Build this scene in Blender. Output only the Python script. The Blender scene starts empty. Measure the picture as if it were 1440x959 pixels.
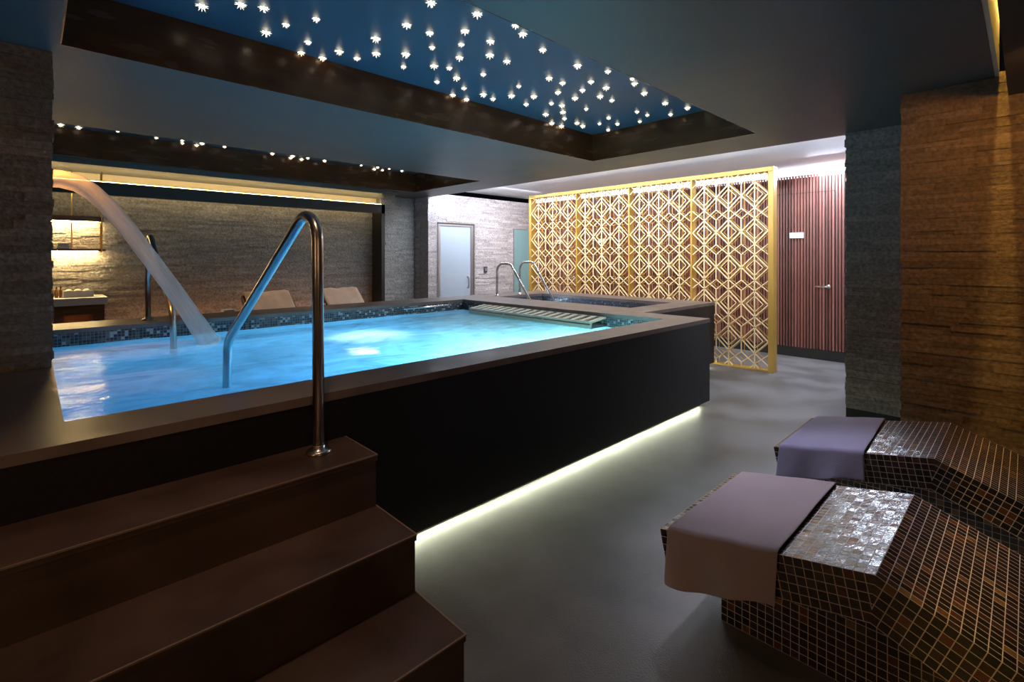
import bpy, bmesh, math, random
from mathutils import Vector, Matrix
R = math.radians
rnd = random.Random(7)
sc = bpy.context.scene
col = sc.collection

# ------------------------------------------------------------------ camera, world, exposure
YAW = 46.0
cam_d = bpy.data.cameras.new('camera'); cam = bpy.data.objects.new('camera', cam_d); col.objects.link(cam)
cam_d.sensor_width = 36; cam_d.lens = 17.5; cam_d.shift_y = -(479.5-361)/1440
cam_d.clip_start = .02
cam.location = (0, 0, 1.35); cam.rotation_euler = (R(90), 0, R(YAW-90))
sc.camera = cam
w = bpy.data.worlds.new('world'); sc.world = w; w.use_nodes = True
w.node_tree.nodes['Background'].inputs[0].default_value = (.5, .55, .7, 1)
w.node_tree.nodes['Background'].inputs[1].default_value = .004
sc.view_settings.view_transform = 'Standard'; sc.view_settings.look = 'None'
sc.view_settings.exposure = 0; sc.view_settings.gamma = 1; sc.view_settings.use_curve_mapping = False
sc.cycles.use_denoising = True
sc.cycles.max_bounces = 10; sc.cycles.diffuse_bounces = 4; sc.cycles.glossy_bounces = 4
sc.cycles.transmission_bounces = 8; sc.cycles.transparent_max_bounces = 12
sc.cycles.sample_clamp_indirect = 4.0

COOL = (.72, .82, 1.0); WARM = (1.0, .62, .26); GOLD = (1.0, .74, .38); CREAM = (1.0, .86, .55); PALE = (1.0, .90, .70)

def area(name, loc, direction, sx, sy, power, color, spread=180):
    l = bpy.data.lights.new(name, 'AREA'); l.shape = 'RECTANGLE'; l.size = sx; l.size_y = sy
    l.energy = power; l.color = color; l.spread = R(spread)
    o = bpy.data.objects.new(name, l); col.objects.link(o); o.location = loc
    d = Vector(direction).normalized()
    o.rotation_euler = d.to_track_quat('-Z', 'Y').to_euler()
    return o
def spot(name, loc, target, power, color, size=60, blend=.6, rad=.04):
    l = bpy.data.lights.new(name, 'SPOT'); l.energy = power; l.color = color; l.spot_size = R(size); l.spot_blend = blend
    l.shadow_soft_size = rad
    o = bpy.data.objects.new(name, l); col.objects.link(o); o.location = loc
    o.rotation_euler = (Vector(target)-Vector(loc)).to_track_quat('-Z', 'Y').to_euler()
    return o

# room lamps and added fill lights
area('corridor_fill', (6.9, 1.7, 2.54), (-.15, 0, -1), .4, 1.6, 150, COOL)  # added ceiling panel without a fixture, to light the corridor floor
area('corridor_fill_far', (6.75, 5.2, 2.54), (0, 0, -1), .4, 2.6, 24, (1, .86, .7))  # added warm panel for the glow behind the screen
area('door_wall_lamp', (6.0, 6.3, 2.54), (0, .5, -1), 1.8, .2, 40, (.88, .88, 1))  # added panel to brighten the pale stone wall and its door
spot('screen_fill', (4.9, 2.7, 2.36), (6.2, 2.9, 1.6), 80, PALE, 84, 1, .02)  # this and the next two spots are added to brighten the lattice front
spot('screen_fill_mid', (4.9, 3.9, 2.36), (6.2, 4.0, 1.65), 104, PALE, 84, 1, .02)
spot('screen_fill_far', (4.9, 5.0, 2.36), (6.2, 5.2, 1.65), 92, PALE, 84, 1, .02)
spot('lounger_downlight', (2.75, 1.25, 2.37), (2.45, .60, .4), 125, (.86, .82, 1), 50, .8, .06)
spot('stair_downlight', (.55, 1.48, 2.36), (.5, 1.5, .4), 34, (1, .62, .40), 80, 1)
area('rail_side_fill', (-2.15, .7, 1.5), (1, .25, 0), .3, 1.5, 7, (1, .52, .22))  # unseen warm panel added for the highlight on the handrail post
area('rail_back_fill', (-.3, -2.55, 1.4), (.15, 1, 0), .7, 1.5, 8, (1, .58, .28))  # unseen warm panel added behind the camera for the handrail's vertical streak
spot('jet_fill', (-.05, 4.25, 2.36), (.22, 4.45, 1.6), 125, (1, .38, .07), 40, .9)  # spot added to turn the water jet golden
spot('water_end_fill', (.30, 4.25, 2.36), (.44, 3.45, .66), 70, (1, .26, .03), 24, 1)  # spot added to put orange patches on the left end of the water
spot('pool_edge_fill', (4.75, 2.1, 2.36), (4.0, 2.6, .79), 24, (1, .9, .88), 64, .9)  # spot added to brighten the coping at the pool's right end
spot('pillar_fill', (-.35, 2.7, 2.36), (-.1, 3.43, 1.4), 2, (1, .45, .15), 70, 1)  # spot added to warm the front of the left pillar
area('alcove_wash', (1.9, 7.25, .45), (0, 1, .05), 4.0, .06, 5, (1, .42, .16))
spot('alcove_fill', (2.6, 6.87, 2.31), (2.6, 6.6, .8), 24, (1, .72, .5), 100, .9)  # spot added to brighten the far towels
spot('right_wall_fill', (3.05, -.1, 2.25), (4.0, .2, 1.5), 32, (1, .46, .13), 125, .9)  # spot added for the warm wash that comes from the ceiling slot
# underwater lamps
area('pool_lamp_front', (1.6, 2.30, .20), (0.1, 1, -.1), .5, .3, 14, (.06, .45, 1))
area('pool_lamp_front_mid', (2.5, 2.30, .22), (.05, 1, -.05), .8, .3, 76, (.46, .87, 1))
area('pool_lamp_front_far', (3.5, 2.30, .53), (0, 1, -.1), .7, .1, 52, (.62, 1, .95))
spot('pool_floor_lamp', (2.13, 4.12, -.05), (2.13, 4.0, .66), 70, (.92, .98, 1), 66, 1, .05)
area('tub_lamp', (5.2, 5.1, .4), (0, -1, -.1), .3, .2, 24, (.7, .85, 1))

# ------------------------------------------------------------------ materials
def mat(name, base=(.5, .5, .5), rough=.5, metal=0., **kw):
    m = bpy.data.materials.new(name); m.use_nodes = True
    b = m.node_tree.nodes['Principled BSDF']
    b.inputs['Base Color'].default_value = (*base, 1); b.inputs['Roughness'].default_value = rough
    b.inputs['Metallic'].default_value = metal
    for k, v in kw.items():
        b.inputs[k.replace('_', ' ')].default_value = v
    return m
def nd(m, t, **kw):
    n = m.node_tree.nodes.new(t)
    for k, v in kw.items():
        setattr(n, k, v)
    return n
def lk(m, a, b): m.node_tree.links.new(a, b)
def bsdf(m): return m.node_tree.nodes['Principled BSDF']
def noise_var(m, c1, c2, scale=3, detail=6, rough=None, bump=0., bscale=60, stretch=(1, 1, 1), lo=.35, hi=.65):
    tc = nd(m, 'ShaderNodeTexCoord'); mp = nd(m, 'ShaderNodeMapping'); mp.inputs['Scale'].default_value = stretch
    lk(m, tc.outputs['Object'], mp.inputs[0])
    n = nd(m, 'ShaderNodeTexNoise'); n.inputs['Scale'].default_value = scale; n.inputs['Detail'].default_value = detail
    lk(m, mp.outputs[0], n.inputs['Vector'])
    r = nd(m, 'ShaderNodeValToRGB'); r.color_ramp.elements[0].position = lo; r.color_ramp.elements[1].position = hi
    r.color_ramp.elements[0].color = (*c1, 1); r.color_ramp.elements[1].color = (*c2, 1)
    lk(m, n.outputs[0], r.inputs[0]); lk(m, r.outputs[0], bsdf(m).inputs['Base Color'])
    if rough:
        mr = nd(m, 'ShaderNodeMapRange'); mr.inputs[3].default_value = rough[0]; mr.inputs[4].default_value = rough[1]
        mr.inputs[1].default_value = .3; mr.inputs[2].default_value = .7
        lk(m, n.outputs[0], mr.inputs[0]); lk(m, mr.outputs[0], bsdf(m).inputs['Roughness'])
    if bump:
        n2 = nd(m, 'ShaderNodeTexNoise'); n2.inputs['Scale'].default_value = bscale; n2.inputs['Detail'].default_value = 4
        lk(m, mp.outputs[0], n2.inputs['Vector'])
        bp = nd(m, 'ShaderNodeBump'); bp.inputs['Strength'].default_value = bump; bp.inputs['Distance'].default_value = .01
        lk(m, n2.outputs[0], bp.inputs['Height']); lk(m, bp.outputs[0], bsdf(m).inputs['Normal'])
    return m
def emit(name, color, strength):
    m = mat(name, (0, 0, 0), .5); b = bsdf(m)
    b.inputs['Emission Color'].default_value = (*color, 1); b.inputs['Emission Strength'].default_value = strength
    return m

M = {}
M['floor'] = noise_var(mat('concrete_floor'), (.10, .095, .093), (.18, .17, .168), 2.2, 10, (.30, .5), .2, 160)
M['ceiling'] = noise_var(mat('ceiling_paint'), (.062, .072, .073), (.072, .083, .084), 1.5, 2, (.42, .5))
M['star_ceiling'] = noise_var(mat('satin_star_ceiling', Specular_IOR_Level=.25), (.045, .085, .125), (.055, .10, .145), 1.2, 2, (.42, .48))  # blue sheen of reflected light put into the base colour
M['brown_gloss'] = noise_var(mat('glossy_brown_reveal', Specular_IOR_Level=.3), (.055, .02, .008), (.085, .032, .012), 3, 4, (.2, .3), stretch=(1, 1, 4))
M['white_paint'] = mat('white_ceiling_paint', (.8, .8, .82), .6)
M['black_trim'] = mat('black_trim', (.012, .011, .011), .45)
M['soffit'] = mat('dark_soffit', (.02, .019, .018), .6)
M['cove_paint'] = mat('cove_paint', (.75, .68, .55), .6)
M['granite'] = noise_var(mat('black_stone_tile', Specular_IOR_Level=.35), (.004, .004, .005), (.009, .009, .010), 120, 4, (.42, .52), .04, 200)
M['coping'] = noise_var(mat('brown_stone_coping'), (.12, .088, .074), (.175, .135, .12), 5, 8, (.3, .48), .06, 150)
M['tread'] = noise_var(mat('brown_porcelain_tread'), (.05, .03, .022), (.085, .052, .038), 4, 8, (.34, .5), .06, 160)
M['steel'] = mat('brushed_steel', (.52, .49, .45), .28, 1.)
M['nosing'] = mat('pale_step_edge', (.22, .16, .13), .35)  # thin edge strip, paler than the tread
M['chrome'] = mat('polished_chrome', (.85, .85, .85), .27, 1.)
M['gold'] = noise_var(mat('gold_lacquer', metal=.25), (.46, .27, .05), (.54, .32, .07), 2, 3, (.36, .46))
M['lattice'] = mat('champagne_gold_lattice', (.84, .66, .39), .5, 0)
M['brass'] = mat('brass_rod', (.7, .5, .2), .3, 1.)
M['white_gloss'] = mat('white_counter', (.8, .8, .8), .3)
M['wood'] = noise_var(mat('walnut_board'), (.10, .042, .02), (.17, .075, .036), 4, 6, (.4, .5), stretch=(1, 1, 12))
M['door_grey'] = mat('grey_blue_glass_door', (.42, .50, .58), .35)
M['teal_glass'] = mat('frosted_teal_door', (.24, .42, .43), .3)
M['alu'] = mat('aluminium_frame', (.6, .62, .65), .35, .9)
M['plastic'] = mat('dark_switch_plastic', (.05, .05, .06), .4)
M['linen'] = noise_var(mat('cream_linen', Sheen_Weight=.3), (.58, .42, .30), (.66, .49, .36), 9, 4, None, .3, 400)
M['white_towel'] = noise_var(mat('white_terry', Sheen_Weight=.3), (.75, .72, .68), (.82, .8, .76), 40, 3, None, .5, 500)
M['amber'] = mat('amber_bottle', (.45, .2, .05), .25)
M['led_pool'] = emit('led_pool_strip', (.95, 1, .72), 27)
M['led_warm'] = emit('led_warm_strip', (1, .70, .30), 22)
M['led_gold'] = emit('led_gold_strip', (1, .60, .12), 170)
M['led_cool'] = emit('led_cool_strip', (.82, .87, 1), 14)
M['edge_fill'] = emit('added_ceiling_edge_strip', (.76, .86, 1), 270)  # added strip that brightens the screen and the white corridor ceiling
M['led_vanity'] = emit('led_vanity_strip', (1, .70, .30), 150)
M['star'] = emit('star_glare', (1, .84, .58), 12)
M['lamp_face'] = emit('underwater_lamp_face', (.9, 1, 1), 4)

def stone_mat(name, c1, c2, c3):
    m = mat(name, c1, .8)
    g = nd(m, 'ShaderNodeNewGeometry'); r = nd(m, 'ShaderNodeValToRGB')
    e = r.color_ramp.elements; e[0].color = (*c1, 1); e[1].color = (*c2, 1); e[1].position = 1
    x = e.new(.5); x.color = (*c3, 1)
    lk(m, g.outputs['Random Per Island'], r.inputs[0])
    tc = nd(m, 'ShaderNodeTexCoord'); n = nd(m, 'ShaderNodeTexNoise'); n.inputs['Scale'].default_value = 45; n.inputs['Detail'].default_value = 7
    lk(m, tc.outputs['Object'], n.inputs['Vector'])
    mr = nd(m, 'ShaderNodeMapRange'); mr.inputs[1].default_value = .3; mr.inputs[2].default_value = .7; mr.inputs[3].default_value = .6; mr.inputs[4].default_value = 1.25
    lk(m, n.outputs[0], mr.inputs[0])
    mx = nd(m, 'ShaderNodeVectorMath', operation='SCALE'); lk(m, r.outputs[0], mx.inputs[0]); lk(m, mr.outputs[0], mx.inputs['Scale'])
    lk(m, mx.outputs[0], bsdf(m).inputs['Base Color'])
    bp = nd(m, 'ShaderNodeBump'); bp.inputs['Strength'].default_value = .8; bp.inputs['Distance'].default_value = .012
    lk(m, n.outputs[0], bp.inputs['Height']); lk(m, bp.outputs[0], bsdf(m).inputs['Normal'])
    return m
M['stone'] = stone_mat('split_face_stone', (.12, .082, .048), (.20, .14, .088), (.155, .108, .065))
M['stone_pale'] = stone_mat('pale_split_face_stone', (.40, .36, .36), (.62, .57, .56), (.50, .46, .45))
M['stone_grey'] = stone_mat('grey_split_face_stone', (.24, .23, .215), (.36, .34, .32), (.29, .28, .265))

def mosaic(name, size, palette, grout, rough=.15, jit=.06, metal=.0, gw=.07):
    """square tiles laid out in the metric UVs of the mesh"""
    m = mat(name, (.1, .1, .1), rough, metal)
    uv = nd(m, 'ShaderNodeUVMap')
    sc_ = nd(m, 'ShaderNodeVectorMath', operation='SCALE'); sc_.inputs['Scale'].default_value = 1/size
    lk(m, uv.outputs[0], sc_.inputs[0])
    fl = nd(m, 'ShaderNodeVectorMath', operation='FLOOR'); lk(m, sc_.outputs[0], fl.inputs[0])
    fr = nd(m, 'ShaderNodeVectorMath', operation='FRACTION'); lk(m, sc_.outputs[0], fr.inputs[0])
    wn = nd(m, 'ShaderNodeTexWhiteNoise', noise_dimensions='3D'); lk(m, fl.outputs[0], wn.inputs['Vector'])
    rp = nd(m, 'ShaderNodeValToRGB'); rp.color_ramp.interpolation = 'CONSTANT'
    e = rp.color_ramp.elements
    e[0].position = 0; e[0].color = (*palette[0][1], 1); e[1].position = palette[1][0]; e[1].color = (*palette[1][1], 1)
    for p, c in palette[2:]:
        x = e.new(p); x.color = (*c, 1)
    lk(m, wn.outputs['Value'], rp.inputs[0])
    sx = nd(m, 'ShaderNodeSeparateXYZ'); lk(m, fr.outputs[0], sx.inputs[0])
    def edge(o):
        a = nd(m, 'ShaderNodeMath', operation='SUBTRACT'); lk(m, o, a.inputs[0]); a.inputs[1].default_value = .5
        b = nd(m, 'ShaderNodeMath', operation='ABSOLUTE'); lk(m, a.outputs[0], b.inputs[0]); return b.outputs[0]
    mxx = nd(m, 'ShaderNodeMath', operation='MAXIMUM'); lk(m, edge(sx.outputs[0]), mxx.inputs[0]); lk(m, edge(sx.outputs[1]), mxx.inputs[1])
    gt = nd(m, 'ShaderNodeMath', operation='GREATER_THAN'); lk(m, mxx.outputs[0], gt.inputs[0]); gt.inputs[1].default_value = .5-gw
    mix = nd(m, 'ShaderNodeMix', data_type='RGBA'); lk(m, gt.outputs[0], mix.inputs[0]); lk(m, rp.outputs[0], mix.inputs[6])
    mix.inputs[7].default_value = (*grout, 1)
    lk(m, mix.outputs[2], bsdf(m).inputs['Base Color'])
    rr = nd(m, 'ShaderNodeMapRange'); lk(m, gt.outputs[0], rr.inputs[0]); rr.inputs[3].default_value = rough; rr.inputs[4].default_value = .7
    lk(m, rr.outputs[0], bsdf(m).inputs['Roughness'])
    # every tile is laid at its own tiny tilt
    g = nd(m, 'ShaderNodeNewGeometry')
    sb = nd(m, 'ShaderNodeVectorMath', operation='SUBTRACT'); lk(m, wn.outputs['Color'], sb.inputs[0]); sb.inputs[1].default_value = (.5, .5, .5)
    s2 = nd(m, 'ShaderNodeVectorMath', operation='SCALE'); lk(m, sb.outputs[0], s2.inputs[0]); s2.inputs['Scale'].default_value = jit*2
    tc = nd(m, 'ShaderNodeTexNoise'); tc.inputs['Scale'].default_value = 2.2; tc.inputs['Detail'].default_value = 1
    lk(m, sc_.outputs[0], tc.inputs['Vector'])
    bp = nd(m, 'ShaderNodeBump'); bp.inputs['Strength'].default_value = .35; bp.inputs['Distance'].default_value = .004
    lk(m, tc.outputs[0], bp.inputs['Height'])
    ad = nd(m, 'ShaderNodeVectorMath', operation='ADD'); lk(m, bp.outputs[0], ad.inputs[0]); lk(m, s2.outputs[0], ad.inputs[1])
    nm = nd(m, 'ShaderNodeVectorMath', operation='NORMALIZE'); lk(m, ad.outputs[0], nm.inputs[0])
    lk(m, nm.outputs[0], bsdf(m).inputs['Normal'])
    return m
M['mosaic'] = mosaic('bronze_glass_mosaic', .0265, [(0, (.010, .008, .007)), (.52, (.026, .013, .010)), (.76, (.05, .02, .012)), (.86, (.10, .032, .016)), (.94, (.14, .065, .022)), (.975, (.19, .10, .03))], (.46, .40, .36), .24, .075, 0., .042)
bsdf(M['mosaic']).inputs['IOR'].default_value = 1.9
M['pool_mosaic'] = mosaic('shimmer_pool_mosaic', .024, [(0, (.02, .025, .035)), (.4, (.06, .055, .055)), (.7, (.14, .12, .11)), (.86, (.4, .42, .42))], (.2, .22, .24), .15, .1, 0., .06)
M['basin'] = mosaic('blue_basin_mosaic', .024, [(0, (.06, .36, .64)), (.5, (.09, .42, .69)), (.8, (.16, .53, .77))], (.45, .68, .78), .3, .02, 0., .06)
M['basin_pale'] = mosaic('pale_aqua_mosaic', .024, [(0, (.30, .62, .68)), (.5, (.36, .68, .72)), (.8, (.45, .75, .78))], (.55, .75, .78), .3, .02, 0., .06)
M['tub_mosaic'] = mosaic('dark_tub_mosaic', .024, [(0, (.02, .025, .04)), (.5, (.03, .04, .06)), (.85, (.1, .12, .15))], (.12, .13, .16), .15, .06, 0., .06)

def slat_mat():
    m = mat('reddish_slat_timber', (.2, .07, .05), .45)
    g = nd(m, 'ShaderNodeNewGeometry'); r = nd(m, 'ShaderNodeValToRGB'); e = r.color_ramp.elements
    e[0].color = (.10, .032, .024, 1); e[1].color = (.27, .10, .075, 1)
    lk(m, g.outputs['Random Per Island'], r.inputs[0]); lk(m, r.outputs[0], bsdf(m).inputs['Base Color'])
    return m
M['slat'] = slat_mat()
M['slat_back'] = mat('slat_backing', (.02, .01, .009), .8)

def towel_mat(name, a, b):
    m = noise_var(mat(name, rough=.95, Sheen_Weight=.35), a, b, 3, 5, None, .5, 420)
    return m
M['towel'] = towel_mat('mauve_terry', (.36, .285, .305), (.42, .335, .355))
M['towel_blue'] = towel_mat('blue_violet_terry', (.22, .21, .33), (.27, .25, .38))

def water_mat(name, tint, rough, wave, strength):
    m = mat(name, tint, rough, 0, IOR=1.33, Transmission_Weight=1.)
    tc = nd(m, 'ShaderNodeTexCoord'); mp = nd(m, 'ShaderNodeMapping'); mp.inputs['Scale'].default_value = (1, 1.5, 1)
    lk(m, tc.outputs['Object'], mp.inputs[0])
    n = nd(m, 'ShaderNodeTexNoise'); n.inputs['Scale'].default_value = wave; n.inputs['Detail'].default_value = 3; n.inputs['Distortion'].default_value = .6
    lk(m, mp.outputs[0], n.inputs['Vector'])
    bp = nd(m, 'ShaderNodeBump'); bp.inputs['Strength'].default_value = strength; bp.inputs['Distance'].default_value = .03
    lk(m, n.outputs[0], bp.inputs['Height']); lk(m, bp.outputs[0], bsdf(m).inputs['Normal'])
    return m
M['water'] = water_mat('pool_water', (.85, .97, 1), .14, 5, .6)
def aerate(m):
    """streaks of fine bubbles near the surface scatter light"""
    nt = m.node_tree; out = nt.nodes['Material Output']; b = bsdf(m)
    tc = nd(m, 'ShaderNodeTexCoord'); mp = nd(m, 'ShaderNodeMapping'); mp.inputs['Scale'].default_value = (1, 1.7, 1); mp.inputs['Rotation'].default_value = (0, 0, .5)
    lk(m, tc.outputs['Object'], mp.inputs[0])
    n = nd(m, 'ShaderNodeTexNoise'); n.inputs['Scale'].default_value = 2.4; n.inputs['Detail'].default_value = 7; n.inputs['Roughness'].default_value = .6; n.inputs['Distortion'].default_value = 1.3
    lk(m, mp.outputs[0], n.inputs['Vector'])
    mr = nd(m, 'ShaderNodeMapRange'); mr.inputs[1].default_value = .34; mr.inputs[2].default_value = .70; mr.inputs[3].default_value = .34; mr.inputs[4].default_value = .80
    lk(m, n.outputs[0], mr.inputs[0])
    tl = nd(m, 'ShaderNodeBsdfTranslucent'); tl.inputs[0].default_value = (.50, .86, 1, 1)
    df = nd(m, 'ShaderNodeBsdfDiffuse'); df.inputs[0].default_value = (.75, .88, .92, 1)
    m1 = nd(m, 'ShaderNodeMixShader'); m1.inputs[0].default_value = .3; lk(m, tl.outputs[0], m1.inputs[1]); lk(m, df.outputs[0], m1.inputs[2])
    m2 = nd(m, 'ShaderNodeMixShader'); lk(m, mr.outputs[0], m2.inputs[0]); lk(m, b.outputs[0], m2.inputs[1]); lk(m, m1.outputs[0], m2.inputs[2])
    lk(m, m2.outputs[0], out.inputs[0])
aerate(M['water'])
M['tub_water'] = water_mat('tub_water', (.8, .9, 1), .05, 5, .3)

def jet_mat():
    m = bpy.data.materials.new('falling_water'); m.use_nodes = True
    nt = m.node_tree; b = bsdf(m); out = nt.nodes['Material Output']
    b.inputs['Base Color'].default_value = (.85, .88, .86, 1); b.inputs['Roughness'].default_value = .35
    tl = nd(m, 'ShaderNodeBsdfTranslucent'); tl.inputs[0].default_value = (.9, .9, .85, 1)
    mx0 = nd(m, 'ShaderNodeMixShader'); mx0.inputs[0].default_value = .5; lk(m, b.outputs[0], mx0.inputs[1]); lk(m, tl.outputs[0], mx0.inputs[2])
    tr = nd(m, 'ShaderNodeBsdfTransparent'); mx = nd(m, 'ShaderNodeMixShader')
    uv = nd(m, 'ShaderNodeUVMap'); mp = nd(m, 'ShaderNodeMapping'); mp.inputs['Scale'].default_value = (2.2, 9, 1)
    lk(m, uv.outputs[0], mp.inputs[0])
    n = nd(m, 'ShaderNodeTexNoise'); n.inputs['Scale'].default_value = 1.; n.inputs['Detail'].default_value = 4
    lk(m, mp.outputs[0], n.inputs['Vector'])
    mr = nd(m, 'ShaderNodeMapRange'); mr.inputs[1].default_value = .3; mr.inputs[2].default_value = .7; mr.inputs[3].default_value = .5; mr.inputs[4].default_value = .78
    lk(m, n.outputs[0], mr.inputs[0])
    sx = nd(m, 'ShaderNodeSeparateXYZ'); lk(m, uv.outputs[0], sx.inputs[0])
    fd = nd(m, 'ShaderNodeMapRange'); fd.inputs[1].default_value = .3; fd.inputs[2].default_value = 1.75; fd.inputs[3].default_value = 1; fd.inputs[4].default_value = .55
    lk(m, sx.outputs[0], fd.inputs[0]); ml = nd(m, 'ShaderNodeMath', operation='MULTIPLY'); lk(m, mr.outputs[0], ml.inputs[0]); lk(m, fd.outputs[0], ml.inputs[1])
    lk(m, ml.outputs[0], mx.inputs[0]); lk(m, tr.outputs[0], mx.inputs[1]); lk(m, mx0.outputs[0], mx.inputs[2])
    lk(m, mx.outputs[0], out.inputs[0])
    return m
M['jet'] = jet_mat()
M['foam'] = noise_var(mat('white_foam', rough=.7), (.75, .85, .88), (.85, .92, .93), 30, 4)

# ------------------------------------------------------------------ helpers
def tag(o, label=None, cat=None, group=None, kind=None):
    if label: o['label'] = label
    if cat: o['category'] = cat
    if group: o['group'] = group
    if kind: o['kind'] = kind
    return o
def empty(name, loc, label, cat, group=None, rz=0):
    o = bpy.data.objects.new(name, None); col.objects.link(o); o.location = loc; o.rotation_euler.z = rz
    o.empty_display_size = .1
    return tag(o, label, cat, group)
def link(name, bm, m, parent=None, smooth=False, recalc=True):
    """one mesh object; parts are given in world coordinates"""
    if recalc: bmesh.ops.recalc_face_normals(bm, faces=bm.faces)
    me = bpy.data.meshes.new(name); bm.to_mesh(me); bm.free()
    mats = m if isinstance(m, (list, tuple)) else [m]
    for x in mats: me.materials.append(x)
    if smooth:
        for p in me.polygons: p.use_smooth = True
    o = bpy.data.objects.new(name, me); col.objects.link(o)
    if parent:
        o.parent = parent
        mw = Matrix.Identity(4); p = parent
        while p:
            mw = Matrix.LocRotScale(p.location, p.rotation_euler, p.scale) @ mw; p = p.parent
        me.transform(mw.inverted())
    return o
def box(bm, x0, x1, y0, y1, z0, z1, mi=0, uv=False, skip=()):
    v = [bm.verts.new((x, y, z)) for z in (z0, z1) for y in (y0, y1) for x in (x0, x1)]
    F = {'-z': (0, 2, 3, 1), '+z': (4, 5, 7, 6), '-y': (0, 1, 5, 4), '+y': (2, 6, 7, 3), '-x': (0, 4, 6, 2), '+x': (1, 3, 7, 5)}
    for k, f in F.items():
        if k in skip: continue
        fc = bm.faces.new([v[i] for i in f]); fc.material_index = mi
        if uv:
            L = bm.loops.layers.uv.verify()
            for lp in fc.loops:
                c = lp.vert.co
                lp[L].uv = {'x': (c.y, c.z), 'y': (c.x, c.z), 'z': (c.x, c.y)}[k[1]]
    return v
def bevelbox(bm, x0, x1, y0, y1, z0, z1, b=.004, seg=2):
    t = bmesh.new(); box(t, x0, x1, y0, y1, z0, z1)
    bmesh.ops.bevel(t, geom=list(t.edges), offset=b, segments=seg, affect='EDGES', profile=.7)
    me = bpy.data.meshes.new('tmp'); t.to_mesh(me); t.free(); bm.from_mesh(me); bpy.data.meshes.remove(me)
def quad(bm, pts, mi=0, uvs=None):
    f = bm.faces.new([bm.verts.new(p) for p in pts]); f.material_index = mi
    if uvs:
        L = bm.loops.layers.uv.verify()
        for lp, u in zip(f.loops, uvs): lp[L].uv = u
    return f
def slab(bm, x0, x1, y0, y1, z0, z1, holes):
    """horizontal slab with rectangular openings"""
    xs = sorted({x0, x1, *[h[0] for h in holes], *[h[1] for h in holes]})
    ys = sorted({y0, y1, *[h[2] for h in holes], *[h[3] for h in holes]})
    for a, b in zip(xs, xs[1:]):
        for c, d in zip(ys, ys[1:]):
            if any(h[0] <= a and b <= h[1] and h[2] <= c and d <= h[3] for h in holes): continue
            box(bm, a, b, c, d, z0, z1)
    bmesh.ops.remove_doubles(bm, verts=bm.verts, dist=1e-5)
    seen = {}
    for f in list(bm.faces):                       # drop the doubled inner faces
        k = tuple(sorted(v.index for v in f.verts))
        bm.verts.index_update(); k = tuple(sorted(v.index for v in f.verts))
        seen.setdefault(k, []).append(f)
    kill = [f for fs in seen.values() if len(fs) > 1 for f in fs]
    bmesh.ops.delete(bm, geom=kill, context='FACES_ONLY')
def fillet(pts, r, n=8):
    """polyline with rounded corners; r a radius or a list"""
    P = [Vector(p) for p in pts]; out = [P[0]]
    for i in range(1, len(P)-1):
        rr = r[i-1] if isinstance(r, (list, tuple)) else r
        a = (P[i-1]-P[i]).normalized(); b = (P[i+1]-P[i]).normalized()
        ang = a.angle(b); t = rr/math.tan(ang/2)
        s, e = P[i]+a*t, P[i]+b*t
        c = P[i]+(a+b).normalized()*(rr/math.sin(ang/2))
        va, vb = s-c, e-c; om = va.angle(vb)
        for k in range(n+1):
            f = k/n
            out.append(c+(va*math.sin((1-f)*om)+vb*math.sin(f*om))/math.sin(om))
    out.append(P[-1]); return out
def tube(bm, pts, rad, n=14, cap=True, flat=1., uv=False):
    P = [Vector(p) for p in pts]; rings = []; up = None; dist = 0
    L = bm.loops.layers.uv.verify() if uv else None
    for i, p in enumerate(P):
        t = ((P[min(i+1, len(P)-1)]-P[max(i-1, 0)])).normalized()
        if up is None:
            up = Vector((0, 0, 1)) if abs(t.z) < .9 else Vector((1, 0, 0))
        sd = t.cross(up).normalized(); up = sd.cross(t).normalized()
        rr = rad[i] if isinstance(rad, (list, tuple)) else rad
        rings.append([bm.verts.new(p+sd*math.cos(2*math.pi*k/n)*rr*flat+up*math.sin(2*math.pi*k/n)*rr) for k in range(n)])
    acc = 0
    for i in range(len(rings)-1):
        st = (P[i+1]-P[i]).length
        for k in range(n):
            f = bm.faces.new((rings[i][k], rings[i][(k+1) % n], rings[i+1][(k+1) % n], rings[i+1][k]))
            if uv:
                for lp, u in zip(f.loops, ((acc, k/n), (acc, (k+1)/n), (acc+st, (k+1)/n), (acc+st, k/n))): lp[L].uv = u
        acc += st
    if cap:
        bm.faces.new(rings[0]); bm.faces.new(rings[-1])
def lathe(bm, prof, c, n=24):
    rings = [[bm.verts.new((c[0]+r*math.cos(2*math.pi*k/n), c[1]+r*math.sin(2*math.pi*k/n), c[2]+z)) for k in range(n)] for r, z in prof]
    for a, b in zip(rings, rings[1:]):
        for k in range(n):
            bm.faces.new((a[k], a[(k+1) % n], b[(k+1) % n], b[k]))
    bm.faces.new(rings[0]); bm.faces.new(rings[-1])
def copy_tree(o, parent=None):
    c = o.copy(); col.objects.link(c)
    if parent: c.parent = parent
    for ch in o.children: copy_tree(ch, c)
    return c
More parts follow.
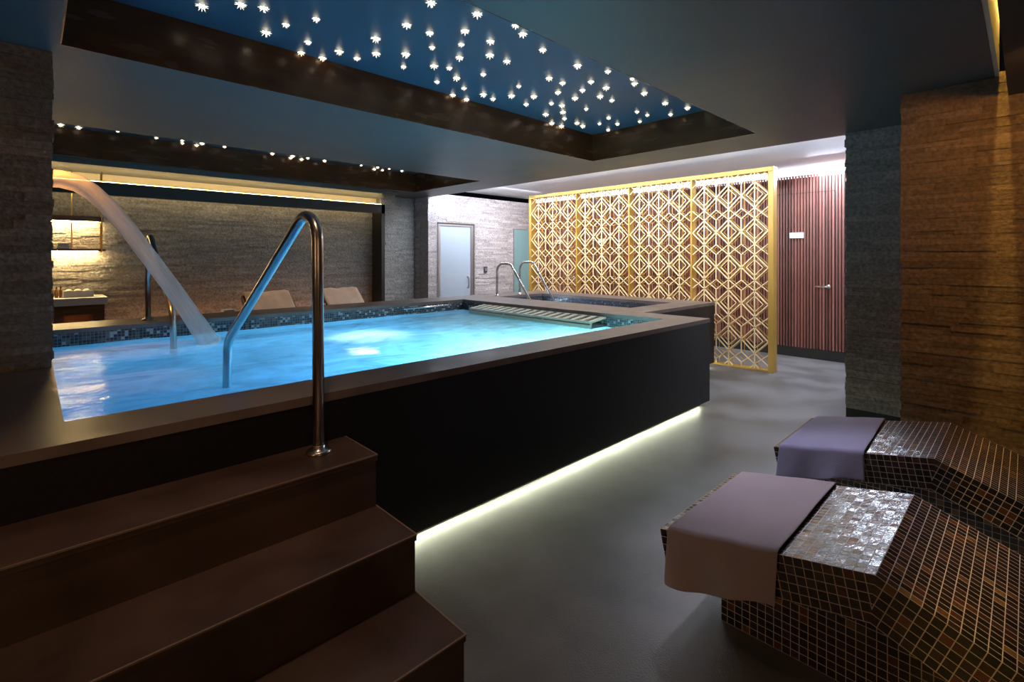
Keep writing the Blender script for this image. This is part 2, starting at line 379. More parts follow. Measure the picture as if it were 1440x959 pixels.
def stone_box(name, x0, x1, y0, y1, z0, z1, faces, m, label, kind='structure', ch=(.022, .045), ln=(.12, .42), dep=.014, holes=()):
    """masonry block faced with courses of split stone strips; faces among -x +x -y +y"""
    bm = bmesh.new(); e = .001
    box(bm, x0, x1, y0, y1, z0, z1)
    for fc in faces:
        a0, a1 = (y0, y1) if fc[1] == 'x' else (x0, x1)
        z = z0
        while z < z1-1e-4:
            h = rnd.uniform(*ch)
            zt = min(z+h, z1)
            if z1-zt < .012: zt = z1
            a = a0-rnd.uniform(0, ln[0])
            while a < a1-1e-4:
                b = min(a+rnd.uniform(*ln), a1)
                if a1-b < .04: b = a1
                s = max(a, a0); d = rnd.uniform(.002, dep)
                hit = [h for h in holes if s < h[1] and b > h[0] and z < h[3] and zt > h[2]]
                segs = [(s, b)]
                for h in hit:
                    segs = [q for (p0, p1) in segs for q in ((p0, min(p1, h[0])), (max(p0, h[1]), p1)) if q[1]-q[0] > .003]
                for p0, p1 in segs:
                    p0 -= .5*d*(p0 == a0); p1 += .5*d*(p1 == a1)
                    if fc == '-x': box(bm, x0-d, x0, p0, p1, z, zt-.0015, skip=('+x',))
                    if fc == '+x': box(bm, x1, x1+d, p0, p1, z, zt-.0015, skip=('-x',))
                    if fc == '-y': box(bm, p0, p1, y0-d, y0, z, zt-.0015, skip=('+y',))
                    if fc == '+y': box(bm, p0, p1, y1, y1+d, z, zt-.0015, skip=('-y',))
                a = b
            z = zt
    o = link(name, bm, m, recalc=False)
    return tag(o, label, 'wall', kind=kind)

ZC = 2.385          # lowered ceiling
ZT = 2.67           # star ceilings inside the coffers
ZP = .79            # pool coping
ZW = .66            # water

# ------------------------------------------------------------------ setting
bm = bmesh.new(); slab(bm, -2.2, 7.6, -2.6, 8.0, -.12, 0, [(-.0, 4.2, 2.2, 5.3), (4.65, 5.7, 2.95, 5.25)])
tag(link('floor', bm, M['floor']), 'polished grey concrete floor', 'floor', kind='structure')

C1 = (.10, 4.38, 1.58, 3.28); C2 = (-.9, 4.42, 5.2, 6.82)
bm = bmesh.new(); slab(bm, -2.2, 4.99, .13, 7.19, ZC, 2.80, [C1, C2])
box(bm, -2.2, 4.93, 7.19, 7.60, ZC, 2.80); box(bm, -2.2, 4.16, 6.9, 7.585, 2.325, ZC)
tag(link('ceiling', bm, M['ceiling']), 'dark grey lowered ceiling with two sunken coffers', 'ceiling', kind='structure')
for i, c in enumerate((C1, C2)):
    bm = bmesh.new(); box(bm, c[0], c[1], c[2], c[3], ZT, ZT+.1)
    tag(link('ceiling_coffer', bm, M['star_ceiling']), ('satin ceiling panel of the large near coffer, blue sheen in its colour', 'satin dark panel of the far coffer')[i], 'ceiling', kind='structure')
    bm = bmesh.new(); t = .006
    box(bm, c[0], c[0]+t, c[2], c[3], ZC, ZT); box(bm, c[1]-t, c[1], c[2], c[3], ZC, ZT)
    box(bm, c[0]+t, c[1]-t, c[2], c[2]+t, ZC, ZT); box(bm, c[0]+t, c[1]-t, c[3]-t, c[3], ZC, ZT)
    tag(link('trim_%d' % (i+1), bm, M['brown_gloss']), ('glossy brown reveal around the near star coffer', 'glossy brown reveal around the far star coffer')[i], 'trim', kind='structure')
bm = bmesh.new(); box(bm, 4.99, 7.6, .0, 7.3, 2.56, 2.66); box(bm, 4.985, 4.99, .56, 7.19, ZC+.001, 2.56)
tag(link('ceiling_corridor', bm, M['white_paint']), 'white ceiling over the corridor behind the gold screen', 'ceiling', kind='structure')
# soffit right of the slot in the ceiling
bm = bmesh.new(); box(bm, -2.2, 4.05, -2.6, .076, 2.27, 2.80); 
tag(link('ceiling_soffit', bm, M['soffit']), 'black lower soffit at the right edge', 'ceiling', kind='structure')
bm = bmesh.new(); box(bm, -2.2, 4.0, .112, .13, ZC+.002, 2.79); box(bm, -2.2, 4.0, .06, .13, 2.79, 2.82)
tag(link('trim_3', bm, M['cove_paint']), 'pale lining of the lit ceiling slot', 'trim', kind='structure')

# right hand stone walls
stone_box('wall_right', 4.012, 4.9, -2.6, .56, 0, ZC+.03, ('-x',), M['stone'], 'brown split stone wall behind the tiled loungers')
stone_box('pillar', 4.91, 5.3, .5, 1.052, .09, ZC, ('-x', '+y'), M['stone_grey'], 'grey stone pillar between the loungers wall and the corridor')
bm = bmesh.new(); box(bm, 4.90, 5.3, .5, 1.055, 0, .09)
tag(link('baseboard_right', bm, M['black_trim']), 'black skirting under the grey stone pillar', 'baseboard', kind='structure')
bm = bmesh.new(); box(bm, 5.3, 7.6, .3, .5, 0, 2.56)
tag(link('wall_corridor', bm, M['white_paint']), 'white end wall of the corridor', 'wall', kind='structure')
# left pillar
stone_box('pillar', -2.2, .070, 3.43, 3.95, ZP+.001, ZC-.001, ('-y', '+x'), M['stone'], 'dark brown stone pillar at the left edge rising from the pool coping')
# back alcove, piers, door wall
stone_box('wall_back', -2.2, 4.93, 7.62, 7.8, 0, ZC, ('-y',), M['stone_grey'], 'grey stone wall at the back of the pool hall')
stone_box('pier', 4.16, 4.42, 7.45, 7.62, 0, ZC, ('-y', '+x'), M['stone_grey'], 'narrow stone pier ending the back alcove')
DW = 7.19
stone_box('wall_far', 4.94, 7.46, DW+.012, 7.62, 0, 2.46, ('-y', '-x'), M['stone_pale'], 'pale grey stone wall holding the grey door', holes=[(5.10, 6.0, 0, 1.95), (6.98, 7.45, 0, 1.95)])
bm = bmesh.new(); box(bm, 4.10, 4.16, 7.30, 7.62, 0, 2.2)
tag(link('trim_4', bm, M['black_trim']), 'black frame at the right end of the alcove', 'trim', kind='structure')
bm = bmesh.new(); box(bm, -2.2, 4.16, 7.30, 7.38, 2.055, 2.20)
tag(link('trim_5', bm, M['black_trim']), 'black pelmet hiding the light strip over the alcove', 'trim', kind='structure')
bm = bmesh.new(); box(bm, -2.2, 4.16, 7.585, 7.602, 2.10, 2.324)
tag(link('trim_6', bm, M['cove_paint']), 'pale band above the pelmet washed by the light strip', 'trim', kind='structure')
# enclosing walls nobody sees
bm = bmesh.new(); box(bm, -2.4, -2.2, -2.8, 8.0, 0, 2.9)
tag(link('wall_left', bm, M['stone_grey']), 'dark wall at the left', 'wall', kind='structure')
bm = bmesh.new(); box(bm, -2.4, 4.9, -2.8, -2.6, 0, 2.9)
tag(link('wall_front', bm, M['stone_grey']), 'dark wall behind the viewer', 'wall', kind='structure')

# slatted timber wall of the corridor
bm = bmesh.new(); y = .52
while y < 7.17:
    box(bm, 7.425, 7.452, y, y+.023, .135, 2.44, 0)
    y += .0365
box(bm, 7.452, 7.6, .5, 7.2, .0, 2.415, 1); box(bm, 7.54, 7.6, .5, 7.2, 2.415, 2.56, 2)
tag(link('wall_slats', bm, [M['slat'], M['slat_back'], M['white_paint']], recalc=False), 'reddish vertical timber slat wall of the corridor', 'wall', kind='structure')
bm = bmesh.new(); box(bm, 7.43, 7.452, .5, 7.19, 0, .13)
tag(link('baseboard_corridor', bm, M['black_trim']), 'black skirting under the slat wall', 'baseboard', kind='structure')

# doors in the slat wall (flush, slatted), each with plaque and lever handle
def slat_door(n, yc, label):
    r = empty('door_%d' % n, (7.42, yc, 0), label, 'door'); r['kind'] = 'structure'
    bm = bmesh.new()
    for s in (-1, 1): box(bm, 7.421, 7.4245, yc+s*.45-.003, yc+s*.45+.003, .14, 2.2)
    box(bm, 7.421, 7.4245, yc-.45, yc+.45, 2.2, 2.206)
    link('shadow_gap', bm, M['slat_back'], r)
    bm = bmesh.new(); bevelbox(bm, 7.408, 7.4245, yc-.085, yc+.085, 1.60, 1.675, .003)
    p = link('door_sign', bm, M['white_gloss'], r)
    bm = bmesh.new()
    box(bm, 7.4072, 7.4079, yc-.045, yc+.04, 1.627, 1.648)
    link('sign_lettering', bm, mat('faint_grey_ink', (.62, .62, .65), .6), p)
    bm = bmesh.new(); tube(bm, fillet([(7.425, yc-.37, .96), (7.37, yc-.37, .96), (7.37, yc-.23, .96)], .015, 5), .011, 10)
    lathe_r = [(7.4245, yc-.37, .96), (7.415, yc-.37, .96)]
    tube(bm, lathe_r, .026, 16)
    link('door_handle', bm, M['steel'], r, True)
slat_door(1, 2.16, 'flush slatted timber door right of the gold screen with a white plaque')
slat_door(2, 5.33, 'flush slatted door seen through the gold screen with a white plaque')
slat_door(3, 6.37, 'farthest flush slatted door behind the gold screen with a white plaque')

# grey door and teal door of the pale stone wall
r = empty('door_4', (5.55, DW, 0), 'grey-blue door with aluminium frame in the pale stone wall', 'door'); r['kind'] = 'structure'
bm = bmesh.new(); box(bm, 5.17, 5.86, DW-.005, DW+.012, .01, 1.90); link('door_leaf', bm, M['door_grey'], r)
bm = bmesh.new()
box(bm, 5.13, 5.17, DW-.02, DW+.012, 0, 1.93); box(bm, 5.86, 5.93, DW-.02, DW+.012, 0, 1.93); box(bm, 5.17, 5.86, DW-.02, DW+.012, 1.90, 1.93)
link('door_frame', bm, M['alu'], r)
bm = bmesh.new(); box(bm, 5.93, 5.955, DW-.012, DW+.012, 0, 1.955); box(bm, 5.13, 5.955, DW-.012, DW+.012, 1.93, 1.955); link('shadow_gap', bm, M['black_trim'], r)
bm = bmesh.new(); tube(bm, fillet([(5.79, DW-.005, .78), (5.79, DW-.05, .78), (5.79, DW-.05, .98), (5.79, DW-.005, .98)], .015, 5), .01, 10); link('pull_handle', bm, M['steel'], r, True)
r = empty('door_5', (7.2, DW, 0), 'frosted teal glass door beside the left end of the gold screen', 'door'); r['kind'] = 'structure'
bm = bmesh.new(); box(bm, 7.0, 7.42, DW-.004, DW+.012, .01, 1.90); link('door_leaf', bm, M['teal_glass'], r)
bm = bmesh.new(); box(bm, 6.985, 7.0, DW-.008, DW+.012, 0, 1.915); box(bm, 7.0, 7.42, DW-.008, DW+.012, 1.90, 1.915); link('door_frame', bm, M['alu'], r)
s = empty('light_switch', (6.23, DW, 1.10), 'small dark switch plate on the pale stone wall right of the grey door', 'switch')
bm = bmesh.new(); bevelbox(bm, 6.195, 6.265, DW-.022, DW+.005, 1.05, 1.16, .004); link('switch_plate', bm, M['plastic'], s)
bm = bmesh.new(); bevelbox(bm, 6.213, 6.247, DW-.027, DW-.022, 1.075, 1.135, .002); link('rocker', bm, M['alu'], s)

# ------------------------------------------------------------------ raised pool
XL, XR, YF, YB = -2.19, 4.43, 2.0, 5.65       # outer
IX0, IX1, IY0, IY1 = .08, 4.09, 2.27, 5.15     # inner
pool = empty('raised_pool', (2.2, 2.0, 0), 'large raised hydrotherapy pool clad in black stone with brown coping', 'pool')
bm = bmesh.new(); slab(bm, XL, XR, YF, YB, ZP-.035, ZP, [(IX0, IX1, IY0, IY1)])
link('coping', bm, M['coping'], pool)
bm = bmesh.new()
box(bm, XL, XR, YF+.004, YF+.06, .045, ZP-.035); box(bm, XR-.06, XR-.004, YF+.06, 2.68, .045, ZP-.035)
link('cladding', bm, M['granite'], pool)
bm = bmesh.new()
box(bm, XL, XR-.07, YF+.062, IY0-.03, .0, ZP-.036)
box(bm, IX1+.03, XR-.07, IY0-.03, YB-.02, 0, ZP-.036); box(bm, XL, IX1+.03, IY1+.03, YB-.02, 0, ZP-.036); box(bm, XL, IX0-.03, IY0-.03, IY1+.03, 0, ZP-.036)
link('plinth', bm, M['black_trim'], pool)
def walls(bm, x0, x1, y0, y1, za, zb):
    for a, b in (((x0, y0), (x1, y0)), ((x1, y0), (x1, y1)), ((x1, y1), (x0, y1)), ((x0, y1), (x0, y0))):
        ua, ub = (a[0], b[0]) if a[1] == b[1] else (a[1], b[1])
        quad(bm, [(*a, za), (*b, za), (*b, zb), (*a, zb)], 0, [(ua, za), (ub, za), (ub, zb), (ua, zb)])
FZ = -.10
bm = bmesh.new(); walls(bm, IX0, IX1, IY0, IY1, ZW-.03, ZP-.036)
link('tile_band', bm, M['pool_mosaic'], pool, recalc=False)
bm = bmesh.new(); walls(bm, IX0, IX1, IY0, IY1, FZ, ZW-.03)
quad(bm, [(IX0, IY0, FZ), (IX1, IY0, FZ), (IX1, IY1, FZ), (IX0, IY1, FZ)], 0, [(IX0, IY0), (IX1, IY0), (IX1, IY1), (IX0, IY1)])
link('basin', bm, M['basin'], pool, recalc=False)
bm = bmesh.new(); box(bm, 2.95, IX1-.001, IY0+.001, 4.8, FZ, .42, uv=True)
link('bench', bm, M['basin_pale'], pool)
bm = bmesh.new(); bevelbox(bm, .2, IX1-.001, IY1-.26, IY1-.001, FZ, .36, .01)
L = bm.loops.layers.uv.verify()
for f in bm.faces:
    for lp in f.loops: lp[L].uv = (lp.vert.co.x, lp.vert.co.y+lp.vert.co.z)
link('bench', bm, M['basin'], pool)
# water surface
bm = bmesh.new(); nx, ny = 60, 44
vs = [[bm.verts.new((IX0+.001+(IX1-IX0-.002)*i/nx, IY0+.001+(IY1-IY0-.002)*j/ny, ZW+.004*math.sin(i*.5+j*.31)*math.sin(j*.43-i*.17))) for i in range(nx+1)] for j in range(ny+1)]
for j in range(ny):
    for i in range(nx): bm.faces.new((vs[j][i], vs[j][i+1], vs[j+1][i+1], vs[j+1][i]))
wo = link('pool_water', bm, M['water'], None, True, recalc=False)
tag(wo, 'bright turquoise rippling water filling the raised pool', 'water', kind='stuff')
# underwater lamp in the back wall
lmp = empty('underwater_lamp', (2.13, 4.12, FZ), 'round white lamp glowing through the water in the middle of the pool', 'lamp')
bm = bmesh.new(); lathe(bm, [(.17, .001), (.165, .015), (.15, .018)], (2.13, 4.12, FZ), 28); link('lamp_ring', bm, M['steel'], lmp, True)
bm = bmesh.new(); lathe(bm, [(.14, .0185), (.13, .022), (.05, .025)], (2.13, 4.12, FZ), 28); link('lamp_lens', bm, M['lamp_face'], lmp, True)

g = empty('grab_rail', (3.48, IY1, .73), 'short steel grab rail on the far tiled edge above the water', 'grab rail')
bm = bmesh.new(); tube(bm, [(3.15, IY1-.05, .735), (3.80, IY1-.05, .735)], .012, 12); link('bar', bm, M['chrome'], g, True)
for x in (3.2, 3.75):
    bm = bmesh.new(); tube(bm, [(x, IY1-.0505, .735), (x, IY1-.001, .735)], .008, 10); link('bracket', bm, M['chrome'], g, True)

# led strip under the floating front wall
bm = bmesh.new(); box(bm, .98, XR-.10, YF+.050, YF+.060, .02, .04)
tag(link('led_strip', bm, M['led_pool']), 'pale yellow light strip under the black pool wall', 'light strip')

# overflow grille at the right end of the water
gr = empty('overflow_grille', (3.96, 3.8, ZW), 'cream slatted steel grille bench along the right end of the pool', 'grille')
GX0, GX1, GY0, GY1 = 3.83, 4.07, 2.88, 4.72
M['grille'] = mat('cream_grille', (.50, .50, .38), .35)
def gz(x): return .728+.029*(x-GX0)/(GX1-GX0)
def prism(bm, x0, x1, y0, y1, d):
    v = [bm.verts.new((x, y, gz(x)-dz)) for dz in (d, 0) for y in (y0, y1) for x in (x0, x1)]
    for f in ((0, 2, 3, 1), (4, 5, 7, 6), (0, 1, 5, 4), (2, 6, 7, 3), (0, 4, 6, 2), (1, 3, 7, 5)): bm.faces.new([v[i] for i in f])
bm = bmesh.new(); prism(bm, GX0, GX0+.014, GY0, GY1, .018); link('rail', bm, M['grille'], gr)
bm = bmesh.new(); box(bm, GX0, GX0+.014, GY0, GY1, .662, .694); link('rail', bm, M['grille'], gr)
bm = bmesh.new(); prism(bm, GX1-.014, GX1, GY0, GY1, .018); link('rail', bm, M['grille'], gr)
bm = bmesh.new(); box(bm, GX0+.02, GX1, GY0+.002, GY1-.002, .664, .69); link('dark_pan', bm, M['black_trim'], gr)  # dark pan added to keep the gaps between slats dark
for k in range(17):
    y = GY0+.03+(GY1-GY0-.06)*k/16
    bm = bmesh.new(); prism(bm, GX0+.0145, GX1-.0145, y-.03, y+.026, .014); link('slat', bm, M['grille'], gr)
for y in (GY0, 3.5, 4.1, GY1-.02):
    bm = bmesh.new(); box(bm, GX0+.004, GX0+.0135, y, y+.02, .425, .71); link('leg', bm, M['steel'], gr)

# ------------------------------------------------------------------ raised hot tub beyond the pool
TX0, TX1, TY0, TY1 = 4.43, 6.06, 2.68, 5.62
SX0, SX1, SY0, SY1 = 4.72, 5.62, 3.02, 5.16
tub = empty('hot_tub', (5.2, 2.68, 0), 'smaller raised hot tub with dark mosaic basin in front of the gold screen', 'hot tub')
bm = bmesh.new(); slab(bm, TX0, TX1, TY0, TY1, ZP-.035, ZP, [(SX0, SX1, SY0, SY1)]); link('coping', bm, M['coping'], tub)
bm = bmesh.new(); box(bm, TX0, TX1-.004, TY0+.004, TY0+.045, .045, ZP-.035); box(bm, TX1-.035, TX1-.004, TY0+.06, TY1-.004, .045, ZP-.035); link('cladding', bm, M['granite'], tub)
bm = bmesh.new(); box(bm, TX0, TX1-.07, TY0+.07, SY0-.03, 0, ZP-.036); box(bm, SX1+.03, TX1-.07, SY0-.03, TY1-.07, 0, ZP-.036); box(bm, TX0, SX0-.03, SY0-.03, TY1-.07, 0, ZP-.036); box(bm, SX0-.03, SX1+.03, SY1+.03, TY1-.07, 0, ZP-.036)
link('plinth', bm, M['black_trim'], tub)
bm = bmesh.new(); walls(bm, SX0, SX1, SY0, SY1, -.05, ZP-.036)
quad(bm, [(SX0, SY0, -.05), (SX1, SY0, -.05), (SX1, SY1, -.05), (SX0, SY1, -.05)], 0, [(SX0, SY0), (SX1, SY0), (SX1, SY1), (SX0, SY1)])
link('basin', bm, M['tub_mosaic'], tub, recalc=False)
bm = bmesh.new(); quad(bm, [(SX0+.001, SY0+.001, .70), (SX1-.001, SY0+.001, .70), (SX1-.001, SY1-.001, .70), (SX0+.001, SY1-.001, .70)])
tag(link('hot_tub_water', bm, M['tub_water'], recalc=False), 'still dark water in the hot tub before the gold screen', 'water', kind='stuff')

# ------------------------------------------------------------------ steps
st = empty('pool_steps', (-.6, 1.6, 0), 'wide dark brown steps climbing to the pool coping', 'steps')
for k, (ya, zt) in enumerate(((1.19, .1975), (1.46, .395), (1.73, .5925))):
    zb = zt-.1975
    bm = bmesh.new(); bevelbox(bm, -2.19, .955, ya, 2.003, zt-.022, zt, .003, 2); link('tread', bm, M['tread'], st)
    bm = bmesh.new(); box(bm, -2.19, .9555, ya-.0015, ya+.004, zt-.004, zt+.001); box(bm, .951, .9565, ya+.004, 2.0, zt-.004, zt+.001); link('nosing', bm, M['nosing'], st)
    bm = bmesh.new(); box(bm, -2.19, .951, ya+.006, 2.003, zb, zt-.0225); link('riser', bm, M['tread'], st)

# ------------------------------------------------------------------ handrails
def handrail(pts, radii, rad, flanges, label, m, group=None):
    root = empty('handrail', pts[0], label, 'handrail', group)
    bm = bmesh.new(); tube(bm, fillet(pts, radii, 10), rad, 18); link('rail', bm, m, root, True)
    for (x, y, z) in flanges:
        bm = bmesh.new(); lathe(bm, [(rad*2.2, 0), (rad*2.2, .008), (rad*1.9, .014), (rad*1.15, .016), (rad*1.12, .03), (rad*1.0, .032)], (x, y, z), 28); link('base_flange', bm, m, root, True)
    return root
handrail([(.80, 1.906, .5925), (.795, 1.906, 1.60), (.745, 2.93, .905), (.742, 2.95, .15)], [.10, .14], .0215, [(.80, 1.906, .5925)],
         'large steel handrail rising from the top brown step into the pool', M['steel'])
handrail([(.745, 5.42, ZP), (.745, 5.42, 1.62), (.765, 4.47, .93), (.775, 4.43, .15)], [.10, .14], .0215, [(.745, 5.42, ZP)],
         'steel handrail on the far coping behind the falling water jet', M['steel'])
handrail([(4.80, 5.28, ZP), (4.80, 5.28, 1.25), (4.80, 5.0, 1.25), (4.80, 4.50, .62)], [.12, .10], .017, [(4.80, 5.28, ZP)],
         'left of the two slim chrome handrails of the hot tub', M['chrome'])
handrail([(5.26, 5.28, ZP), (5.26, 5.28, 1.27), (5.26, 5.0, 1.27), (5.26, 4.50, .60)], [.12, .10], .017, [(5.26, 5.28, ZP)],
         'right chrome handrail of the hot tub, in front of the screen edge', M['chrome'])

# ------------------------------------------------------------------ falling water jet and its spout
sp = empty('water_spout', (-.12, 4.5, ZP), 'steel swan neck spout behind the left stone pillar', 'spout')
bm = bmesh.new(); tube(bm, fillet([(-.12, 4.5, ZP), (-.12, 4.5, 1.86), (.06, 4.5, 1.86)], .1, 8), .045, 18); link('spout_pipe', bm, M['steel'], sp, True)
bm = bmesh.new(); lathe(bm, [(.09, 0), (.09, .01), (.05, .02)], (-.12, 4.5, ZP), 24); link('base_flange', bm, M['steel'], sp, True)
jp = [(.06, 1.868), (.14, 1.872), (.23, 1.85), (.30, 1.80), (.381, 1.715), (.501, 1.55), (.626, 1.345), (.758, 1.13), (.896, .887), (1.0, .70), (1.03, .655)]
bm = bmesh.new(); tube(bm, [(x, 4.5, z) for x, z in jp], [.058, .06, .06, .058, .056, .055, .056, .058, .064, .074, .08], 20, uv=True)
tag(link('water_jet', bm, M['jet'], None, True), 'arc of water pouring from behind the left pillar into the pool', 'water jet', kind='stuff')

# ------------------------------------------------------------------ gold lattice screen
SXF, SXB = 6.175, 6.29
scr = empty('lattice_screen', (6.23, 4.05, 0), 'tall gold openwork lattice screen beside the hot tub', 'screen')
ends = [2.04, 3.04, 3.98, 4.94, 5.98]
SH = 2.40
for i, y in enumerate(ends):
    wd = .06 if i in (0, 4) else .022
    y0 = y if i == 0 else (y-wd if i == 4 else y-wd/2)
    bm = bmesh.new(); bevelbox(bm, SXF, SXB, y0, y0+wd, 0, SH-.055, .003, 1); link('post', bm, M['gold'], scr)
bm = bmesh.new(); bevelbox(bm, SXF, SXB, ends[0], ends[-1], SH-.055, SH, .003, 1); link('top_rail', bm, M['gold'], scr)
bm = bmesh.new(); bevelbox(bm, SXF+.01, SXB-.01, ends[0]+.06, ends[-1]-.06, .0, .025, .003, 1); link('bottom_rail', bm, M['gold'], scr)
def bar(bm, a, b, x0, x1, wd):
    (y0, z0), (y1, z1) = a, b
    d = Vector((y1-y0, z1-z0)); n = Vector((-d.y, d.x)).normalized()*wd/2
    c = [(y0+n.x, z0+n.y), (y1+n.x, z1+n.y), (y1-n.x, z1-n.y), (y0-n.x, z0-n.y)]
    f = [bm.verts.new((x0, *p)) for p in c]; g = [bm.verts.new((x1, *p)) for p in c]
    bm.faces.new(f); bm.faces.new(g[::-1])
    for k in range(4): bm.faces.new((f[k], f[(k+1) % 4], g[(k+1) % 4], g[k]))
def clip(a, b, ya, yb, za, zb):
    t0, t1 = 0., 1.; d = (b[0]-a[0], b[1]-a[1])
    for p, q in ((-d[0], a[0]-ya), (d[0], yb-a[0]), (-d[1], a[1]-za), (d[1], zb-a[1])):
        if abs(p) < 1e-9:
            if q < 0: return None
        else:
            t = q/p
            if p < 0: t0 = max(t0, t)
            else: t1 = min(t1, t)
    if t1-t0 < .02: return None
    return (a[0]+d[0]*t0, a[1]+d[1]*t0), (a[0]+d[0]*t1, a[1]+d[1]*t1)
def lattice(bm, ya, yb, za, zb, x0, x1, k=1.):
    c = (yb-ya)/6; h = 2.82*c
    def seg(a, b, wd):
        s = clip(a, b, ya, yb, za, zb)
        if s: bar(bm, *s, x0, x1, wd*k)
    for i in (1, 3, 5): seg((ya+c*i, za), (ya+c*i, zb), .0115)
    rows = int((zb-za)/h)+3
    for j in range(-1, rows):
        z = zb-.255-h*j
        for i in (1, 3, 5):
            y = ya+c*i
            for r, wd in ((c, .0125), (c*.62, .0075)):
                p = [(y+r, z), (y, z+r), (y-r, z), (y, z-r)]
                for q in range(4): seg(p[q], p[(q+1) % 4], wd)
            for sg in (-1, 1):
                seg((y, z-c), (y+sg*c, z-h+c), .0095); seg((y, z-h+c), (y+sg*c, z-c), .0095)
        for i in (2, 4): seg((ya+c*i, z+c), (ya+c*i, z-c), .0095)
for i in range(4):
    ya, yb = ends[i]+(.06 if i == 0 else .017), ends[i+1]-(.06 if i == 3 else .017)
    bm = bmesh.new(); lattice(bm, ya, yb, .025, SH-.055, SXF+.004, SXF+.016); link('lattice_panel', bm, M['lattice'], scr)
    bm = bmesh.new(); lattice(bm, ya, yb, .025, SH-.055, SXB-.016, SXB-.004, .6); link('rear_lattice_panel', bm, M['gold'], scr)

# led strips and the added ceiling edge fill strip
bm = bmesh.new(); box(bm, 7.475, 7.495, .55, 7.1, 2.416, 2.426)
tag(link('led_strip', bm, M['led_cool']), 'cool white light strip along the top of the slat wall', 'light strip')
bm = bmesh.new(); box(bm, 4.995, 5.005, 1.1, 7.1, 2.39, 2.41)
tag(link('led_strip', bm, M['edge_fill']), 'added cool fill strip on the edge of the lowered ceiling facing the gold screen', 'light strip')
bm = bmesh.new(); box(bm, TX1-.05, TX1-.04, TY0+.1, TY1-.1, .02, .04); box(bm, XR+.02, TX1-.1, TY0+.05, TY0+.06, .02, .04)
tag(link('led_strip', bm, M['led_pool']), 'pale yellow light strip under the hot tub wall', 'light strip')
bm = bmesh.new(); box(bm, -2.1, 4.15, 7.40, 7.42, 2.205, 2.215)
tag(link('led_strip', bm, M['led_warm']), 'warm white light strip on top of the black pelmet at the back', 'light strip')
bm = bmesh.new(); box(bm, -2.1, 3.99, .085, .10, 2.775, 2.788)
tag(link('led_strip', bm, M['led_gold']), 'amber light strip inside the ceiling slot at the right', 'light strip')

